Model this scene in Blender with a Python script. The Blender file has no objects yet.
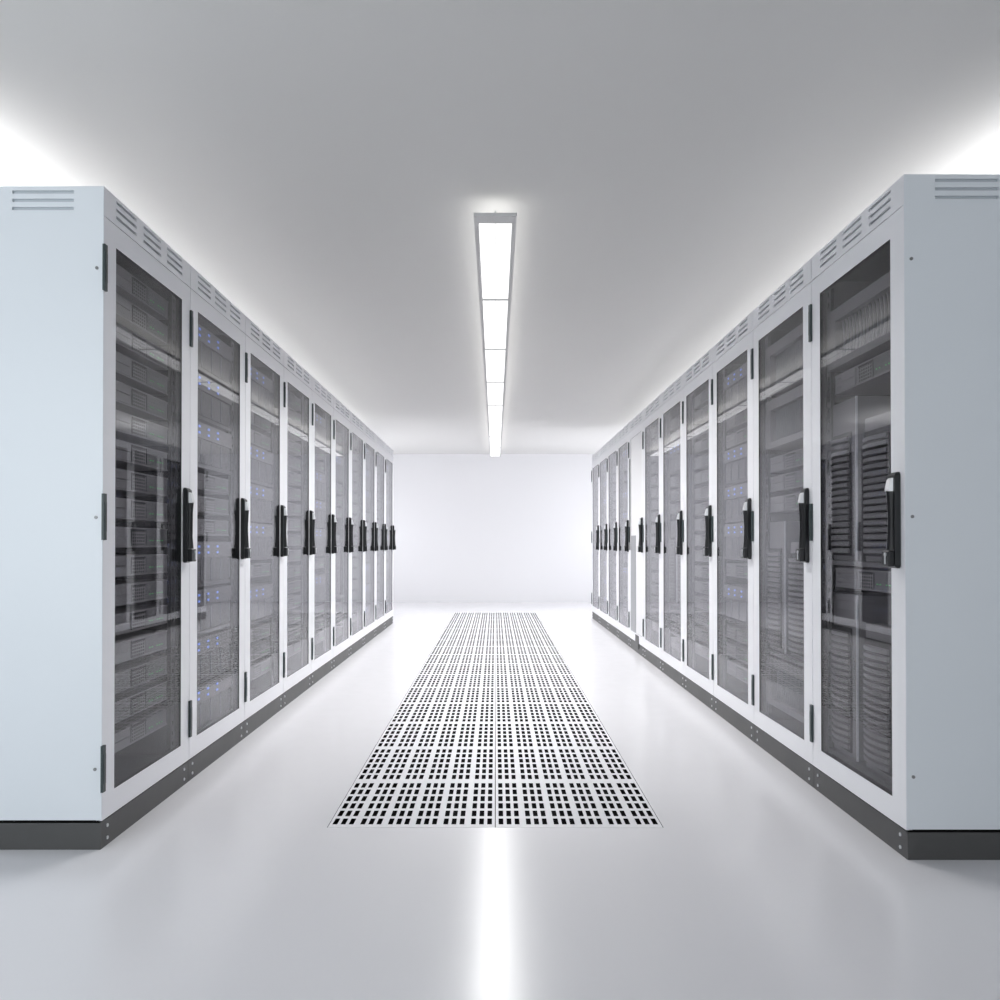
import bpy, math, random
from mathutils import Vector
random.seed(4)
R = math.radians
S = bpy.context.scene
COL = S.collection

# ------------------------------------------------------------ camera
cam_data = bpy.data.cameras.new('camera')
cam = bpy.data.objects.new('camera', cam_data); COL.objects.link(cam)
CAM_Z = 1.0128
cam.location = (0, 0, CAM_Z)
cam.rotation_euler = (R(90 + 0.468), 0, 0)
cam_data.sensor_fit = 'HORIZONTAL'; cam_data.sensor_width = 36
cam_data.lens = 846.45 / 1000 * 36
cam_data.shift_x = (500 - 495.3) / 1000
cam_data.shift_y = (536.8 - 500) / 1000
cam_data.clip_start = 0.05
S.camera = cam

# ------------------------------------------------------------ world, lights, exposure
S.view_settings.view_transform = 'Standard'
S.view_settings.look = 'None'
S.view_settings.exposure = 0.1
S.view_settings.gamma = 1.0
S.view_settings.use_curve_mapping = False
world = bpy.data.worlds.new('world'); S.world = world; world.use_nodes = True
world.node_tree.nodes['Background'].inputs[0].default_value = (0.93, 0.97, 1.0, 1)
world.node_tree.nodes['Background'].inputs[1].default_value = 1.2

def area(name, loc, target, sx, sy, power, color=(1, 1, 1)):
    d = bpy.data.lights.new(name, 'AREA'); d.shape = 'RECTANGLE'
    d.size = sx; d.size_y = sy; d.energy = power; d.color = color
    o = bpy.data.objects.new(name, d); COL.objects.link(o)
    o.location = loc
    v = Vector(target) - Vector(loc)
    o.rotation_euler = v.to_track_quat('-Z', 'Y').to_euler()
    return o

# cool fill light added out of view to brighten the side panels
area('front_fill_light', (-2.2, 0.2, 1.3), (-1.7, 2.8, 1.1), 1.4, 1.6, 25, (0.90, 0.97, 1.0))
# cove lights on top of the two cabinet rows washing the ceiling
area('cove_light_left', (-2.15, 6.9, 2.28), (-2.15, 6.9, 3), 0.25, 8.0, 34)
area('cove_light_right', (2.15, 7.2, 2.28), (2.15, 7.2, 3), 0.25, 8.6, 32)
# unseen fill lights added beyond the row ends to brighten the back wall
area('end_fill_left', (-2.85, 12.9, 1.4), (0, 13.0, 2.2), 2.6, 2.2, 40, (0.96, 0.97, 1.0))
area('end_fill_right', (2.85, 13.0, 1.4), (0, 13.0, 2.2), 2.4, 2.2, 50, (0.96, 0.97, 1.0))

# ------------------------------------------------------------ materials
def principled(name, color, rough=0.5, metal=0.0, spec=0.5, noise=0.0, emit=None, estr=0.0):
    m = bpy.data.materials.new(name); m.use_nodes = True
    nt = m.node_tree; b = nt.nodes['Principled BSDF']
    b.inputs['Base Color'].default_value = (*color, 1)
    b.inputs['Roughness'].default_value = rough
    b.inputs['Metallic'].default_value = metal
    b.inputs['Specular IOR Level'].default_value = spec
    if noise:
        tc = nt.nodes.new('ShaderNodeTexCoord'); n = nt.nodes.new('ShaderNodeTexNoise')
        n.inputs['Scale'].default_value = 9; n.inputs['Detail'].default_value = 3
        mr = nt.nodes.new('ShaderNodeMapRange')
        mr.inputs['To Min'].default_value = max(0.02, rough - noise); mr.inputs['To Max'].default_value = rough + noise
        nt.links.new(tc.outputs['Object'], n.inputs['Vector'])
        nt.links.new(n.outputs['Fac'], mr.inputs['Value'])
        nt.links.new(mr.outputs['Result'], b.inputs['Roughness'])
    if emit:
        b.inputs['Emission Color'].default_value = (*emit, 1)
        b.inputs['Emission Strength'].default_value = estr
    return m

M = {}
M['floor'] = principled('floor_epoxy', (0.78, 0.775, 0.805), 0.22, noise=0.03, spec=0.42)
M['void'] = principled('shade_black', (0.004, 0.004, 0.004), 0.9, spec=0.1)  # black puts the shade of underfloor, tile slots and plinth gap into colour
M['wall'] = principled('wall_paint', (0.83, 0.83, 0.85), 0.6, noise=0.05)
M['ceiling'] = principled('ceiling_paint', (0.68, 0.675, 0.665), 0.7, noise=0.05)
M['white'] = principled('white_powder_coat', (0.88, 0.885, 0.92), 0.34, noise=0.04)
M['panel'] = principled('cool_white_panel', (0.74, 0.78, 0.82), 0.38, noise=0.04)
M['inner'] = principled('cabinet_inner_grey', (0.035, 0.035, 0.037), 0.55)
M['plinth'] = principled('plinth_charcoal', (0.07, 0.07, 0.07), 0.45, noise=0.05)
M['hinge'] = principled('hinge_slate', (0.035, 0.052, 0.055), 0.4)
M['black'] = principled('handle_black', (0.008, 0.009, 0.011), 0.28)
M['silver'] = principled('satin_silver', (0.75, 0.76, 0.78), 0.3, metal=0.6)
M['rail'] = principled('rail_zinc', (0.22, 0.225, 0.23), 0.4, metal=0.5)
M['srv'] = principled('server_grey', (0.24, 0.232, 0.243), 0.42, noise=0.05)
M['srv2'] = principled('server_dark_grey', (0.16, 0.156, 0.165), 0.45, noise=0.05)
M['dark'] = principled('server_recess', (0.015, 0.015, 0.017), 0.6)
M['trim'] = principled('server_trim', (0.36, 0.37, 0.39), 0.35, metal=0.4)
M['green'] = principled('led_green', (0.1, 0.5, 0.15), 0.4, emit=(0.25, 1.0, 0.35), estr=0.25)
M['blue'] = principled('led_blue', (0.2, 0.3, 0.8), 0.4, emit=(0.28, 0.42, 1.0), estr=0.7)
M['slot'] = principled('slot_shade_grey', (0.52, 0.56, 0.60), 0.7)  # darker grey paints in the shade inside the vent slots
M['tile'] = principled('tile_white', (0.76, 0.76, 0.79), 0.4, spec=0.25, noise=0.04)
M['lampmetal'] = principled('lamp_frame_grey', (0.60, 0.60, 0.60), 0.5)
M['diffuser'] = principled('lamp_diffuser', (0.7, 0.7, 0.7), 0.5, emit=(1.0, 0.995, 0.98), estr=0.95)
M['uplight'] = principled('lamp_uplight', (0.9, 0.9, 0.9), 0.5, emit=(1.0, 0.995, 0.98), estr=1.2)

def make_glass():
    m = bpy.data.materials.new('tinted_door_glass'); m.use_nodes = True
    nt = m.node_tree; nt.nodes.clear()
    out = nt.nodes.new('ShaderNodeOutputMaterial')
    tr = nt.nodes.new('ShaderNodeBsdfTransparent'); tr.inputs[0].default_value = (0.85, 0.85, 0.86, 1)
    gl = nt.nodes.new('ShaderNodeBsdfGlossy'); gl.inputs['Roughness'].default_value = 0.015
    gl.inputs['Color'].default_value = (0.95, 0.95, 0.97, 1)
    lw = nt.nodes.new('ShaderNodeLayerWeight'); lw.inputs['Blend'].default_value = 0.5
    p = nt.nodes.new('ShaderNodeMath'); p.operation = 'POWER'; p.inputs[1].default_value = 5.6
    a = nt.nodes.new('ShaderNodeMath'); a.operation = 'MULTIPLY_ADD'
    a.inputs[1].default_value = 0.98; a.inputs[2].default_value = 0.018
    mx = nt.nodes.new('ShaderNodeMixShader')
    nt.links.new(lw.outputs['Facing'], p.inputs[0]); nt.links.new(p.outputs[0], a.inputs[0])
    nt.links.new(a.outputs[0], mx.inputs[0]); nt.links.new(tr.outputs[0], mx.inputs[1]); nt.links.new(gl.outputs[0], mx.inputs[2])
    nt.links.new(mx.outputs[0], out.inputs[0])
    return m
M['glass'] = make_glass()

# ------------------------------------------------------------ mesh helpers
class MB:
    def __init__(self): self.v = []; self.f = []; self.m = []
    def quad(self, a, b, c, d, m=0):
        n = len(self.v); self.v += [a, b, c, d]; self.f.append((n, n+1, n+2, n+3)); self.m.append(m)
    def box(self, x0, x1, y0, y1, z0, z1, m=0):
        n = len(self.v)
        self.v += [(x0,y0,z0),(x1,y0,z0),(x1,y1,z0),(x0,y1,z0),(x0,y0,z1),(x1,y0,z1),(x1,y1,z1),(x0,y1,z1)]
        for q in ((0,3,2,1),(4,5,6,7),(0,1,5,4),(1,2,6,5),(2,3,7,6),(3,0,4,7)):
            self.f.append(tuple(n+i for i in q)); self.m.append(m)
    def prism_x(self, c, r, x0, x1, n=10, m=0):       # small cylinder along x
        b = len(self.v)
        for x in (x0, x1):
            for i in range(n):
                t = 2*math.pi*i/n; self.v.append((x, c[0]+r*math.cos(t), c[1]+r*math.sin(t)))
        for i in range(n):
            j = (i+1) % n; self.f.append((b+i, b+j, b+n+j, b+n+i)); self.m.append(m)
        self.f.append(tuple(b+i for i in reversed(range(n)))); self.m.append(m)
        self.f.append(tuple(b+n+i for i in range(n))); self.m.append(m)
    def sweep(self, rings, m=0):                       # closed rings of equal length
        b = len(self.v); n = len(rings[0])
        for r in rings: self.v += r
        for k in range(len(rings)-1):
            for i in range(n):
                j = (i+1) % n
                self.f.append((b+k*n+i, b+k*n+j, b+(k+1)*n+j, b+(k+1)*n+i)); self.m.append(m)
        self.f.append(tuple(b+i for i in reversed(range(n)))); self.m.append(m)
        e = b+(len(rings)-1)*n
        self.f.append(tuple(e+i for i in range(n))); self.m.append(m)
    def plate_yz(self, x0, x1, ys, zs, holes, m=0, wm=None, bm=None):
        """plate from x0 to x1 over the grid ys * zs with the cells (i, j) in holes cut through"""
        ny, nz = len(ys)-1, len(zs)-1
        wm = m if wm is None else wm; bm = m if bm is None else bm
        def hole(i, j): return wm if (i, j) in holes else m
        def solid(i, j): return 0 <= i < ny and 0 <= j < nz and (i, j) not in holes
        for i in range(ny):
            for j in range(nz):
                if not solid(i, j): continue
                a, b, c, d = ys[i], ys[i+1], zs[j], zs[j+1]
                self.quad((x1,a,c),(x1,b,c),(x1,b,d),(x1,a,d), m); self.quad((x0,a,c),(x0,a,d),(x0,b,d),(x0,b,c), bm)
                if not solid(i-1, j): self.quad((x0,a,c),(x1,a,c),(x1,a,d),(x0,a,d), hole(i-1, j))
                if not solid(i+1, j): self.quad((x0,b,c),(x0,b,d),(x1,b,d),(x1,b,c), hole(i+1, j))
                if not solid(i, j-1): self.quad((x0,a,c),(x0,b,c),(x1,b,c),(x1,a,c), hole(i, j-1))
                if not solid(i, j+1): self.quad((x0,a,d),(x1,a,d),(x1,b,d),(x0,b,d), hole(i, j+1))
    def mesh(self, name, mats):
        me = bpy.data.meshes.new(name); me.from_pydata(self.v, [], self.f); me.update()
        for x in mats: me.materials.append(M[x])
        me.polygons.foreach_set('material_index', self.m); me.update()
        return me
    def build(self, name, mats, parent=None, bevel=0, loc=None):
        if isinstance(mats, str): mats = [mats]
        o = bpy.data.objects.new(name, self.mesh(name, mats)); COL.objects.link(o)
        if parent: o.parent = parent
        if loc: o.location = loc
        if bevel:
            b = o.modifiers.new('bevel', 'BEVEL'); b.width = bevel; b.segments = 2; b.limit_method = 'ANGLE'
        return o

def empty(name, loc=(0, 0, 0), rz=0):
    o = bpy.data.objects.new(name, None); COL.objects.link(o)
    o.location = loc; o.rotation_euler = (0, 0, rz); o.empty_display_size = 0.1
    return o
def tag(o, label, cat, group=None):
    o['label'] = label; o['category'] = cat
    if group: o['group'] = group
    return o
KIDS = {}
def children(o):
    if o.name not in KIDS: KIDS[o.name] = list(o.children)
    return KIDS[o.name]
def copy_tree(o, parent=None):
    c = o.copy(); COL.objects.link(c)
    if parent: c.parent = parent
    for ch in children(o): copy_tree(ch, c)
    return c
ORD = ['', 'first', 'second', 'third', 'fourth', 'fifth', 'sixth', 'seventh', 'eighth', 'ninth', 'tenth', 'eleventh', 'twelfth',
       'thirteenth', 'fourteenth', 'fifteenth', 'sixteenth', 'seventeenth']

# ------------------------------------------------------------ measures
WL, WR = 1.3027, 1.3167          # half aisle, left and right
DL, DR = 2.8081, 2.7173          # where the rows begin
PITCH = 0.8
WALL_Y, CEIL_Z = 14.711, 2.573
SIDE = 3.0
Z_TOP, Z_DT, Z_GT, Z_GB, Z_DB = 2.203, 2.1054, 2.0286, 0.1759, 0.0918
TILE_W, TILE_L, T0, TN = 0.6, 0.5884, 3.0314, 16

# ------------------------------------------------------------ the room
T1 = T0 + TN*TILE_L
f = MB()
Y0 = -3.0
ox = TILE_W + 0.0005
for (a, b, c, d) in ((-SIDE, -ox, Y0, WALL_Y), (ox, SIDE, Y0, WALL_Y), (-ox, ox, Y0, T0-0.002), (-ox, ox, T1+0.002, WALL_Y)):
    f.quad((a,c,0),(b,c,0),(b,d,0),(a,d,0), 0)
a, b, c, d, z = -ox, ox, T0-0.002, T1+0.002, -0.45
f.quad((a,c,z),(b,c,z),(b,d,z),(a,d,z), 1)
f.quad((a,c,0),(a,c,z),(a,d,z),(a,d,0), 1); f.quad((b,c,0),(b,d,0),(b,d,z),(b,c,z), 1)
f.quad((a,c,0),(b,c,0),(b,c,z),(a,c,z), 1); f.quad((a,d,0),(a,d,z),(b,d,z),(b,d,0), 1)
o = f.build('floor', ['floor', 'void']); o['kind'] = 'structure'
g = MB(); g.box(-SIDE, SIDE, Y0, WALL_Y, CEIL_Z, CEIL_Z+0.1); g.build('ceiling', 'ceiling')['kind'] = 'structure'
g = MB(); g.box(-SIDE, SIDE, WALL_Y, WALL_Y+0.1, -0.05, CEIL_Z+0.1); g.build('wall_back', 'wall')['kind'] = 'structure'
g = MB(); g.box(-SIDE-0.1, -SIDE, Y0, WALL_Y, -0.05, CEIL_Z+0.1); g.build('wall_left', 'wall')['kind'] = 'structure'
g = MB(); g.box(SIDE, SIDE+0.1, Y0, WALL_Y, -0.05, CEIL_Z+0.1); g.build('wall_right', 'wall')['kind'] = 'structure'

# ------------------------------------------------------------ perforated floor tiles
def tile_mesh():
    xs = [0.0015]
    hx = set(); hy = set()
    for k in range(6):
        for j in range(3):
            s = k*0.1 + 0.0120 + j*0.0293
            hx.add(len(xs)-0); xs += [s, s+0.0172]
    xs.append(TILE_W-0.0015)
    ys = [0.0003]
    p = 0.0919; ln = 0.065
    for k in range(6):
        s = 0.0185 + (p-ln)/2 + k*p
        ys += [s, s+ln]
    ys.append(TILE_L-0.0003)
    holes = {(i, j) for i in range(1, len(xs)-1, 2) for j in range(1, len(ys)-1, 2)}
    m = MB(); m.plate_yz(-0.004, 0, xs, ys, holes, 0, 1, 1)  # slot walls and underside blackened so the slots look shaded
    m.v = [(y, zz, x) for (x, y, zz) in m.v]      # (x,y,z)->(y,z,x): plate lies flat
    return m.mesh('perforated_floor_tile', ['tile', 'void'])
tm = tile_mesh()
for col in (0, 1):
    for r in range(TN):
        o = bpy.data.objects.new('perforated_floor_tile', tm); COL.objects.link(o)
        o.location = ((-TILE_W if col == 0 else 0), T0 + r*TILE_L, 0)
        side = 'left' if col == 0 else 'right'
        if r == 0: w = f'nearest in the {side} column'
        elif r == TN-1: w = f'farthest in the {side} column by the back wall'
        else: w = f'{ORD[r+1]} from the near end of the {side} column'
        tag(o, f'white perforated floor tile with rows of dark slots, {w}', 'floor tile', 'perforated floor tiles')

# ------------------------------------------------------------ pendant lamp
def lamp():
    L0, LP, N, Z, HW = 3.755, 1.295, 8, 2.47, 0.0965
    L1 = L0 + N*LP + 0.05
    root = empty('linear_pendant_light', (0, (L0+L1)/2, CEIL_Z))
    oy = -(L0+L1)/2; oz = -CEIL_Z
    rail = 0.021; end = 0.085; bar = 0.03; t = 0.016
    m = MB()
    y0, y1, z0, z1 = L0+oy, L1+oy, Z+oz, Z+t+oz
    m.box(-HW, -HW+rail, y0, y1, z0, z1); m.box(HW-rail, HW, y0, y1, z0, z1)
    m.box(-HW+rail, HW-rail, y0, y0+end, z0, z1); m.box(-HW+rail, HW-rail, y1-end*.6, y1, z0, z1)
    cuts = [y0+end] + [L0+oy+k*LP for k in range(1, N)] + [y1-end*.6]
    for k in range(1, N):
        m.box(-HW+rail, HW-rail, cuts[k]-bar/2, cuts[k]+bar/2, z0, z1-0.004)
    m.box(-HW+rail, HW-rail, y0+end, y1-end*.6, z1-0.004, z1)
    m.build('frame', 'lampmetal', root)
    for k in range(N):
        a = cuts[k] + (bar/2 if k else 0); b = cuts[k+1] - (bar/2 if k < N-1 else 0)
        d = MB(); w = HW-rail
        d.box(-w, -0.0012, a, b, z0+0.004, z0+0.010); d.box(0.0012, w, a, b, z0+0.004, z0+0.010)
        d.box(-0.0012, 0.0012, a, b, z0+0.003, z0+0.011, 1)
        d.build('diffuser', ['diffuser', 'lampmetal'], root)
    u = MB(); u.box(-HW+0.012, HW-0.012, y0+0.06, y1-0.01, z1+0.0005, z1+0.006); u.build('uplight_diffuser', 'uplight', root)
    for k in range(0, N+1, 2):
        c = MB(); yy = L0+oy+0.2+k*(LP-0.03); c.box(-0.004, 0.004, yy, yy+0.008, z1+0.006, 0); c.build('suspension_bracket', 'lampmetal', root)
    ld = bpy.data.lights.new('added_downlight', 'AREA'); ld.shape = 'RECTANGLE'  # extra area light added below the lamp to brighten floor and doors
    ld.size = 2*(HW-rail); ld.size_y = L1-L0-1.9; ld.energy = 128; ld.spread = R(148); ld.color = (1, 0.995, 0.985)
    lo = bpy.data.objects.new('added_downlight', ld); COL.objects.link(lo); lo.parent = root; lo.location = (0, -0.85, z0-0.004)
    tag(root, 'long slim grey pendant lamp with white glowing panels under the ceiling', 'light')
lamp()

# ------------------------------------------------------------ server cabinet (local: front at x=0 facing +x, hinge at y=-.4, handle at y=+.4)
H = 0.4
def shell_mb(end):
    m = MB(); ya = -0.386 if end else -0.3985; yb = 0.3985; t = 0.014; X0, X1 = -1.0, -0.021
    z0, z1 = Z_DB+0.011, Z_TOP
    m.box(X0, X1, ya, ya+t, z0, z1); m.box(X0, X1, yb-t, yb, z0, z1)
    m.box(X0, X0+t, ya+t, yb-t, z0, z1)
    m.box(X0+t, X1, ya+t, yb-t, z1-t, z1); m.box(X0+t, X1, ya+t, yb-t, z0, z0+t)
    return m
def lining_mb(end):
    m = MB(); ya = (-0.386 if end else -0.3985)+0.0145; yb = 0.3985-0.0145; t = 0.003; X0, X1 = -0.985, -0.024
    z0, z1 = Z_DB+0.0255, Z_DT-0.004
    m.box(X0, X1, ya, ya+t, z0, z1); m.box(X0, X1, yb-t, yb, z0, z1); m.box(X0, X0+t, ya, yb, z0, z1)
    m.box(X0, X1, ya, yb, z1-t, z1); m.box(X0, X1, ya, yb, z0, z0+t)
    # cable duct frame bars inside
    m.box(-0.30, -0.28, ya, yb, z1-0.06, z1-0.03); m.box(-0.6, -0.58, ya, yb, z1-0.06, z1-0.03)
    m.box(-0.5, -0.07, ya, ya+0.03, 1.6, 1.63); m.box(-0.5, -0.07, yb-0.03, yb, 1.6, 1.63)
    m.box(-0.5, -0.07, ya, ya+0.03, 0.6, 0.63); m.box(-0.5, -0.07, yb-0.03, yb, 0.6, 0.63)
    return m
def side_panel(parent):
    m = MB()
    # plate in the xz plane with three vent slots: build as yz plate then turn
    ys = [-0.999, -0.265-0.0, -0.105, -0.0005]; zs = [Z_DB+0.006]
    ys = [0.0005, 0.1, 0.305, 0.999]
    for k in range(3):
        zc = 2.123 + k*0.0275; zs += [zc, zc+0.011]
    zs.append(Z_TOP)
    holes = {(1, j) for j in (1, 3, 5)}
    m.plate_yz(-0.0135, 0, ys, zs, holes)
    m.v = [(-y, -0.4 - x, z) for (x, y, z) in m.v]
    m.box(-0.32, -0.09, -0.391, -0.3865, 2.11, 2.195, 1)
    o = m.build('side_panel', ['panel', 'slot'], parent)
    for z in (0.266, 1.10, 1.93):
        s = MB(); s.prism_x((-0.022, z), 0.0055, 0.0, 0.003); s.v = [(y, -0.4-x, zz) for (x, y, zz) in s.v]
        s.build('screw', 'rail', o)
    return o
def header_mb():
    m = MB(); ys = [-0.3975]; zs = [Z_DT+0.002, Z_DT+0.024, Z_DT+0.035, Z_DT+0.050, Z_DT+0.061, Z_DT+0.076, Z_DT+0.087, Z_TOP]
    for c in (-0.225, 0.0, 0.225): ys += [c-0.082, c+0.082]
    ys.append(0.3975)
    m.plate_yz(-0.008, 0, ys, zs, {(i, j) for i in (1, 3, 5) for j in (1, 3, 5)})
    m.box(-0.0205, -0.0125, -0.3975, 0.3975, Z_DT+0.002, Z_TOP, 1)
    m.box(-0.0125, -0.008, -0.3975, -0.388, Z_DT+0.002, Z_TOP); m.box(-0.0125, -0.008, 0.388, 0.3975, Z_DT+0.002, Z_TOP)
    return m
YA, YB = -H+0.0917, H-0.0972
def door_mb():
    m = MB()
    m.plate_yz(-0.019, 0, [-0.3975, YA, YB, 0.3975], [Z_DB+0.003, Z_GB, Z_GT, Z_DT-0.0015], {(1, 1)}, 0, 1)
    return m
def pane_mb():
    m = MB(); m.box(-0.0062, -0.0022, YA+0.0005, YB-0.0005, Z_GB+0.0005, Z_GT-0.0005); return m
def plinth_mb():
    m = MB(); m.box(-0.99, -0.004, -0.3985, 0.3985, 0, Z_DB-0.004); m.box(-0.98, -0.008, -0.3975, 0.3975, Z_DB-0.004, Z_DB+0.0105, 1); return m  # black strip paints in the shaded gap under the door
def rail_mb(yc):
    m = MB(); w = 0.012; n = 44; z0, z1 = 0.15, 2.06; p = (z1-z0)/n
    zs = [z0]
    for k in range(n): zs += [z0+k*p+p*0.3, z0+k*p+p*0.7]
    zs.append(z1)
    m.plate_yz(-0.058, -0.055, [yc-0.020, yc-0.008, yc+0.008, yc+0.020], zs, {(1, j) for j in range(1, len(zs)-1, 2)}, 0)
    m.box(-0.075, -0.072, yc-0.019, yc+0.019, z0, z1, 1)
    return m
def handle(parent):
    y = 0.345
    h = MB()
    # base plate with chamfered ends
    rings = []
    for (z, w, t) in ((0.933, 0.020, 0.012), (0.940, 0.026, 0.020), (1.238, 0.026, 0.020), (1.247, 0.020, 0.010)):
        rings.append([(0.0005, y-w, z), (t, y-w, z), (t, y+w, z), (0.0005, y+w, z)])
    h.sweep(rings)
    base = h.build('door_handle', 'black', parent, bevel=0.002)
    g = MB(); rings = []
    n = 12
    for k in range(n+1):
        t = k/n; z = 1.185 - t*(1.185-0.992)
        bow = math.sin(math.pi*t)
        x = 0.022 - 0.005*bow; w = 0.016 - 0.003*bow
        rings.append([(x-0.006, y-w, z), (x+0.010, y-w*0.8, z), (x+0.014, y, z), (x+0.010, y+w*0.8, z), (x-0.006, y+w, z)])
    g.sweep(rings); g.build('grip', 'black', base)
    b = MB(); rings = []
    for (z, x1) in ((1.184, 0.034), (1.19, 0.035), (1.222, 0.028), (1.228, 0.023)):
        rings.append([(0.0205, y-0.016, z), (x1, y-0.014, z), (x1, y+0.014, z), (0.0205, y+0.016, z)])
    b.sweep(rings); c = b.build('badge', 'silver', base); c['label'] = 'silver badge plate'
    l = MB(); l.box(0.0205, 0.040, y-0.027, y+0.023, 0.938, 0.990); l.build('lock', 'black', base, bevel=0.003)
    k = MB(); k.prism_x((y+0.004, 0.978), 0.007, 0.0405, 0.044, m=0); k.box(0.041, 0.044, y+0.001, y+0.007, 0.946, 0.974)
    c = k.build('key', 'silver', base); c['label'] = 'small silver key'
    return base

def make_cabinet(end):
    root = empty('server_cabinet')
    shell_mb(end).build('shell', 'white', root)
    lining_mb(end).build('interior_lining', 'inner', root)
    if end: side_panel(root)
    header_mb().build('vent_header', ['white', 'slot'], root)
    d = door_mb().build('door', ['white', 'dark'], root, bevel=0.0015)
    pane_mb().build('glass_pane', 'glass', d)
    for z in (0.191, 1.025, 1.854):
        m = MB(); m.box(0.0006, 0.009, -0.411, -0.389, z, z+0.154); m.box(0.009, 0.0105, -0.409, -0.391, z+0.028, z+0.126)
        m.build('hinge', 'hinge', d, bevel=0.0015)
    handle(root)
    p = plinth_mb().build('plinth', ['plinth', 'void'], root)
    for yy in (-0.352, 0.352):
        for z in (0.025, 0.066):
            m = MB(); m.prism_x((yy, z), 0.006, -0.004, -0.0005); m.build('bolt', 'silver', p)
    for yc in (-0.362, 0.362): rail_mb(yc).build('mounting_rail', ['rail', 'dark'], root)
    return root

# ------------------------------------------------------------ equipment (local: front at x=0 facing +x, centre of height at z=0)
EW = 0.284
def make_server():
    root = empty('rack_server'); h = 0.0375
    m = MB(); m.box(-0.62, 0, -EW, EW, -h, h)
    m.box(0, 0.003, -EW, EW, -h, -h+0.006); m.box(0, 0.003, -EW, EW, h-0.006, h)
    m.build('chassis', 'srv', root)
    for s in (-1, 1):
        a = MB(); a.box(0.0005, 0.006, -0.272, -0.082, (0.002 if s > 0 else -0.033), (0.033 if s > 0 else -0.002)); b = a.build('drive_bay', 'srv', root, bevel=0.002)
        c = MB(); c.box(0.0062, 0.008, -0.25, -0.215, (0.012 if s > 0 else -0.022), (0.02 if s > 0 else -0.014)); c.build('latch', 'srv2', b)
    gr = MB()
    ys = [-0.06]; zs = [-0.033]
    for k in range(6): ys += [-0.056+k*0.019, -0.056+k*0.019+0.013]
    ys.append(0.06)
    for k in range(5): zs += [-0.030+k*0.0122, -0.030+k*0.0122+0.008]
    zs.append(0.034)
    gr.plate_yz(0.003, 0.0042, ys, zs, {(i, j) for i in range(1, 13, 2) for j in range(1, 11, 2)}, 0)
    gr.box(0.0005, 0.0028, -0.06, 0.06, -0.033, 0.033, 1); gr.box(0.0042, 0.005, -0.058, 0.058, 0.024, 0.031, 1)
    gr.build('vent_grille', ['srv', 'dark'], root)
    st = MB(); st.box(0.0005, 0.004, 0.07, 0.262, -0.030, 0.033, 0)
    for k in range(5): st.box(0.004, 0.0055, 0.08, 0.25, -0.026+k*0.012, -0.0225+k*0.012, 0)
    for k in range(6):
        if k == 2: continue
        st.box(0.0055, 0.008, 0.095+k*0.024, 0.101+k*0.024, -0.013, -0.009, 1)
    st.build('indicator_panel', ['srv2', 'green'], root)
    return root
def make_blade():
    root = empty('blade_enclosure'); h = 0.103
    m = MB(); m.box(-0.62, 0, -EW, EW, -h, h); m.box(0, 0.012, -EW, EW, -h, -h+0.016); m.build('chassis', 'srv2', root)
    s = MB(); s.box(0.0005, 0.016, -EW, EW, 0.03, h-0.002, 0)
    for c in (-0.185, -0.062, 0.068):
        for z in (0.052, 0.08):
            s.box(0.016, 0.019, c-0.011, c+0.011, z-0.005, z+0.005, 1)
    s.build('indicator_strip', ['srv', 'blue'], root)
    for k in range(4):
        a = -EW+0.006+k*(2*EW-0.012)/4; b = a+(2*EW-0.012)/4
        q = MB(); q.box(0.0005, 0.01, a+0.003, b-0.003, -h+0.02, 0.026); q.box(0.01, 0.014, b-0.012, b-0.007, -h+0.026, 0.02, 1)
        q.build('blade', ['srv2', 'trim'], root)
    return root
def make_finned():
    root = empty('finned_unit'); h = 0.118; EW = 0.328
    m = MB(); m.box(-0.6, -0.02, -EW, EW, -h, h)
    m.plate_yz(-0.02, 0.012, [-EW, -EW+0.075, EW-0.02, EW], [-h, -h+0.03, h-0.05, h], {(1, 1)})
    m.box(-0.019, -0.017, -EW+0.075, EW-0.02, -h+0.03, h-0.05, 1)
    m.build('chassis', ['srv', 'dark'], root, bevel=0.0015)
    fm = MB(); n = 19
    for k in range(n):
        y = -EW+0.09+k*(2*EW-0.125)/(n-1); rings = []
        for j in range(9):
            t = j/8; z = -h+0.031+t*(2*h-0.082); dy = 0.016*(1-(2*t-1)**2)
            rings.append([(-0.0165, y+dy-0.0025, z), (-0.008, y+dy-0.0025, z), (-0.008, y+dy+0.0025, z), (-0.0165, y+dy+0.0025, z)])
        fm.sweep(rings)
    fm.build('cooling_fins', 'trim', root)
    return root
def make_tower(hh, edge):
    root = empty('tower_server'); w = 0.113 if edge else 0.128; x0 = -0.55
    m = MB(); m.box(x0, 0, -w, w, 0, hh); m.build('case', 'srv', root, bevel=0.003)
    top = 0.13 if edge else 0.05
    b = MB(); n = int((hh-top-0.04)/0.0255)
    b.box(0.0005, 0.006, -w+0.006, w-0.045, 0.02, hh-top, 1)
    for k in range(n):
        z = 0.03+k*0.0255; rings = []
        for j in range(7):
            t = j/6; y = -w+0.012+t*(2*w-0.066); x = 0.008+0.014*math.sin(math.pi*t)
            rings.append([(0.006, y, z), (x+0.006, y, z+0.002), (x+0.006, y, z+0.016), (0.006, y, z+0.019)])
        b.sweep(rings)
    b.build('louvre_panel', ['srv', 'dark'], root)
    if edge:
        t = MB(); t.box(-0.002, 0.005, w+0.0005, w+0.006, 0.0, hh); t.build('silver_edge', 'white', root)['label'] = 'bright silver edge strip'
    else:
        t = MB(); t.box(0.0005, 0.004, w-0.04, w-0.008, 0.02, hh-0.02); t.build('side_trim', 'srv2', root)
    return root

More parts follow.
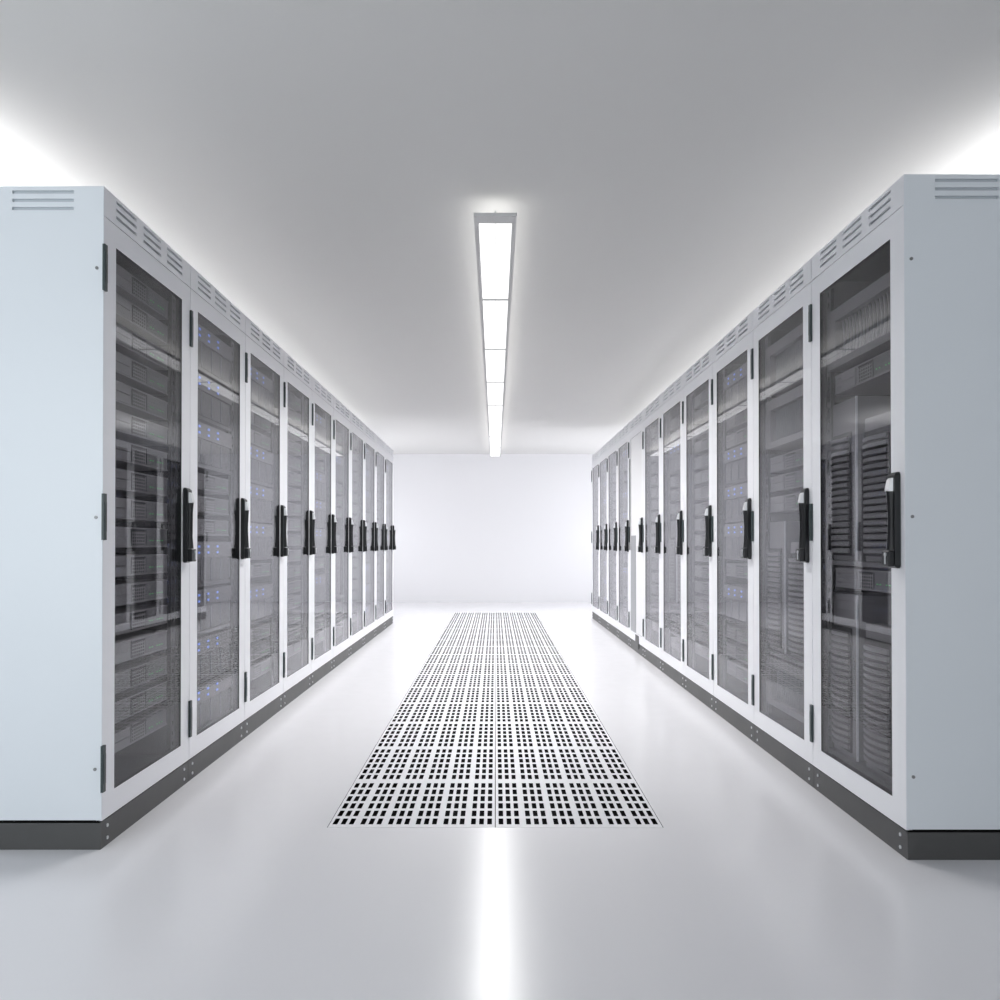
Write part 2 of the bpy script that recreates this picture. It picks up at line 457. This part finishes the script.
PROTO = {}
def proto(kind):
    first = kind not in PROTO
    if first:
        PROTO[kind] = {'S': make_server, 'B': make_blade, 'F': make_finned}.get(kind, None)() if kind in 'SBF' else make_tower(*{'TL': (0.63, True), 'TR': (0.53, False)}[kind])
        return PROTO[kind]
    return copy_tree(PROTO[kind])
INFO = {'S': ('slim grey rack server with a centre grille', 'server', 'slim rack servers'),
        'B': ('dark blade enclosure with blue lights', 'blade enclosure', 'blade enclosures'),
        'F': ('grey finned unit with curved upright fins', 'rack unit', 'finned rack units'),
        'TL': ('taller grey tower server with silver edge', 'server', 'tower servers'),
        'TR': ('shorter grey tower server with stacked louvres', 'server', 'tower servers'),
        'H': ('thin black shelf', 'shelf', 'cabinet shelves')}

R_A = [('S', 1.976-0.1044*k) for k in range(17)]
R_B1 = [('B', 1.905), ('B', 1.685), ('B', 1.465), ('S', 1.30), ('S', 1.195), ('S', 1.09), ('B', 0.92), ('B', 0.70), ('B', 0.48), ('B', 0.26)]
R_B2 = [('B', 1.89), ('S', 1.715), ('S', 1.61), ('B', 1.455), ('B', 1.24), ('B', 1.025), ('S', 0.86), ('B', 0.67), ('S', 0.50), ('S', 0.395), ('S', 0.29)]
R_T = [('F', 1.832), ('S', 1.648), ('TL', 0.947), ('TR', 0.947), ('H', 0.937), ('S', 0.879), ('TL', 0.185), ('TR', 0.185), ('H', 0.175)]
R_F = [('F', 1.87), ('F', 1.60), ('S', 1.40), ('S', 1.305), ('S', 1.205), ('TL', 0.49), ('TR', 0.49), ('H', 0.48), ('F', 0.34)]
R_M = [('S', 1.93), ('S', 1.825), ('B', 1.66), ('S', 1.49), ('S', 1.385), ('S', 1.28), ('TL', 0.56), ('TR', 0.56), ('H', 0.55), ('S', 0.46), ('S', 0.355), ('S', 0.25)]

def fill(recipe, ox, oy, rz, where, shelf=[None]):
    c, s = math.cos(rz), math.sin(rz)
    count = {}; total = {}
    for k, z in recipe: total[k] = total.get(k, 0)+1
    for k, z in recipe:
        count[k] = count.get(k, 0)+1
        if k == 'H':
            m = MB(); m.box(-0.6, -0.0, -0.335, 0.335, -0.009, 0.0095)
            if shelf[0] is None: shelf[0] = m.mesh('equipment_shelf', ['srv2'])
            o = bpy.data.objects.new('equipment_shelf', shelf[0]); COL.objects.link(o); lx, ly = -0.04, 0
        else:
            o = proto(k)
            lx, ly = -0.052, {'TL': -0.222, 'TR': 0.09}.get(k, 0.0)
            if k == 'TL': lx = -0.062
            if k == 'TR': lx = -0.062
        o.location = (ox + lx*c - ly*s, oy + lx*s + ly*c, z)
        o.rotation_euler = (0, 0, rz)
        d, cat, grp = INFO[k]
        if total[k] == 1: pos = 'in'
        elif count[k] == 1: pos = 'topmost in'
        elif count[k] == total[k]: pos = 'lowest in'
        else: pos = f'{ORD[count[k]]} from top in'
        tag(o, f'{d}, {pos} {where}', cat, grp)

CAB = {}
def cabinet(end):
    if end not in CAB:
        CAB[end] = make_cabinet(end); return CAB[end]
    return copy_tree(CAB[end])
DESC = {'A': 'slim servers filling it', 'B1': 'mostly blue-lit blade enclosures', 'B2': 'blade enclosures and slim servers',
        'T': 'a finned unit and two pairs of towers', 'F': 'three finned units and towers', 'M': 'towers below slim servers'}
REC = {'A': R_A, 'B1': R_B1, 'B2': R_B2, 'T': R_T, 'F': R_F, 'M': R_M}
left = ['A', 'B1', 'B2', 'A', 'B2', 'M', 'A', 'B1', 'A', 'B2']
right = ['T', 'F', 'B2', 'A', 'M', 'A', None, 'B2', 'A', 'B1', 'A']
def row(side, kinds):
    n = len(kinds)
    for i, k in enumerate(kinds):
        x = -WL if side == 'left' else WR
        y = (DL if side == 'left' else DR) + PITCH*(i+0.5)
        rz = 0 if side == 'left' else math.pi
        end = i == 0
        if side == 'right' and end:
            o = make_end_right()
        else:
            o = cabinet(end)
        o.location = (x, y, 0); o.rotation_euler = (0, 0, rz)
        pos = 'nearest' if i == 0 else ('farthest' if i == n-1 else f'{ORD[i+1]} from front')
        if k is None:
            o['label'] = f'white server cabinet with blank white door panel, {pos} in right row'
            for ch in o.children:
                if ch.name.startswith('door') and not ch.name.startswith('door_handle'):
                    for g in ch.children:
                        if g.name.startswith('glass_pane'):
                            g.name = 'blank_panel'; g.data = g.data.copy(); g.data.materials[0] = M['wall']
            q = MB(); q.box(-0.0018, 0.002, -0.305, -0.02, 0.178, 1.09); q.build('lower_cover', 'trim', o)['label'] = 'grey lower cover strip'
            q = MB(); q.box(0.001, 0.006, -0.02, 0.15, 0.045, 0.165); q.build('cable_port', 'plinth', o)['label'] = 'dark cable port at the foot'
            q = MB(); q.box(0.001, 0.004, -0.372, -0.335, 0.95, 1.84); q.build('edge_gap_strip', 'dark', o)['label'] = 'black strip painted as a dark gap'  # flat dark strip stands for the shaded gap at the door edge
        else:
            o['label'] = f'white server cabinet with {DESC[k]}, {pos} in {side} row'
        o['category'] = 'server cabinet'; o['group'] = f'server cabinets in the {side} row'
        if k:
            w = f'the {"nearest" if i == 0 else ("farthest" if i == n-1 else ORD[i+1])} {side} cabinet'
            fill(REC[k], x, y, rz, w)
def make_end_right():
    # the near side of the right row is the handle side: the side panel goes to y=+.4
    root = make_cabinet(False)
    for ch in list(root.children):
        if ch.name.split('.')[0] in ('shell', 'interior_lining'):
            src = (shell_mb if ch.name.startswith('shell') else lining_mb)(True)
            src.v = [(a, -b, c) for (a, b, c) in src.v]; src.f = [tuple(reversed(q)) for q in src.f]
            ch.data = src.mesh(ch.name.split('.')[0], ['white' if ch.name.startswith('shell') else 'inner'])
    p = side_panel(root)
    for q in [p] + list(p.children):
        me = q.data
        for v in me.vertices: v.co.y = -v.co.y
        me.flip_normals()
    return root
row('left', left)
row('right', right)
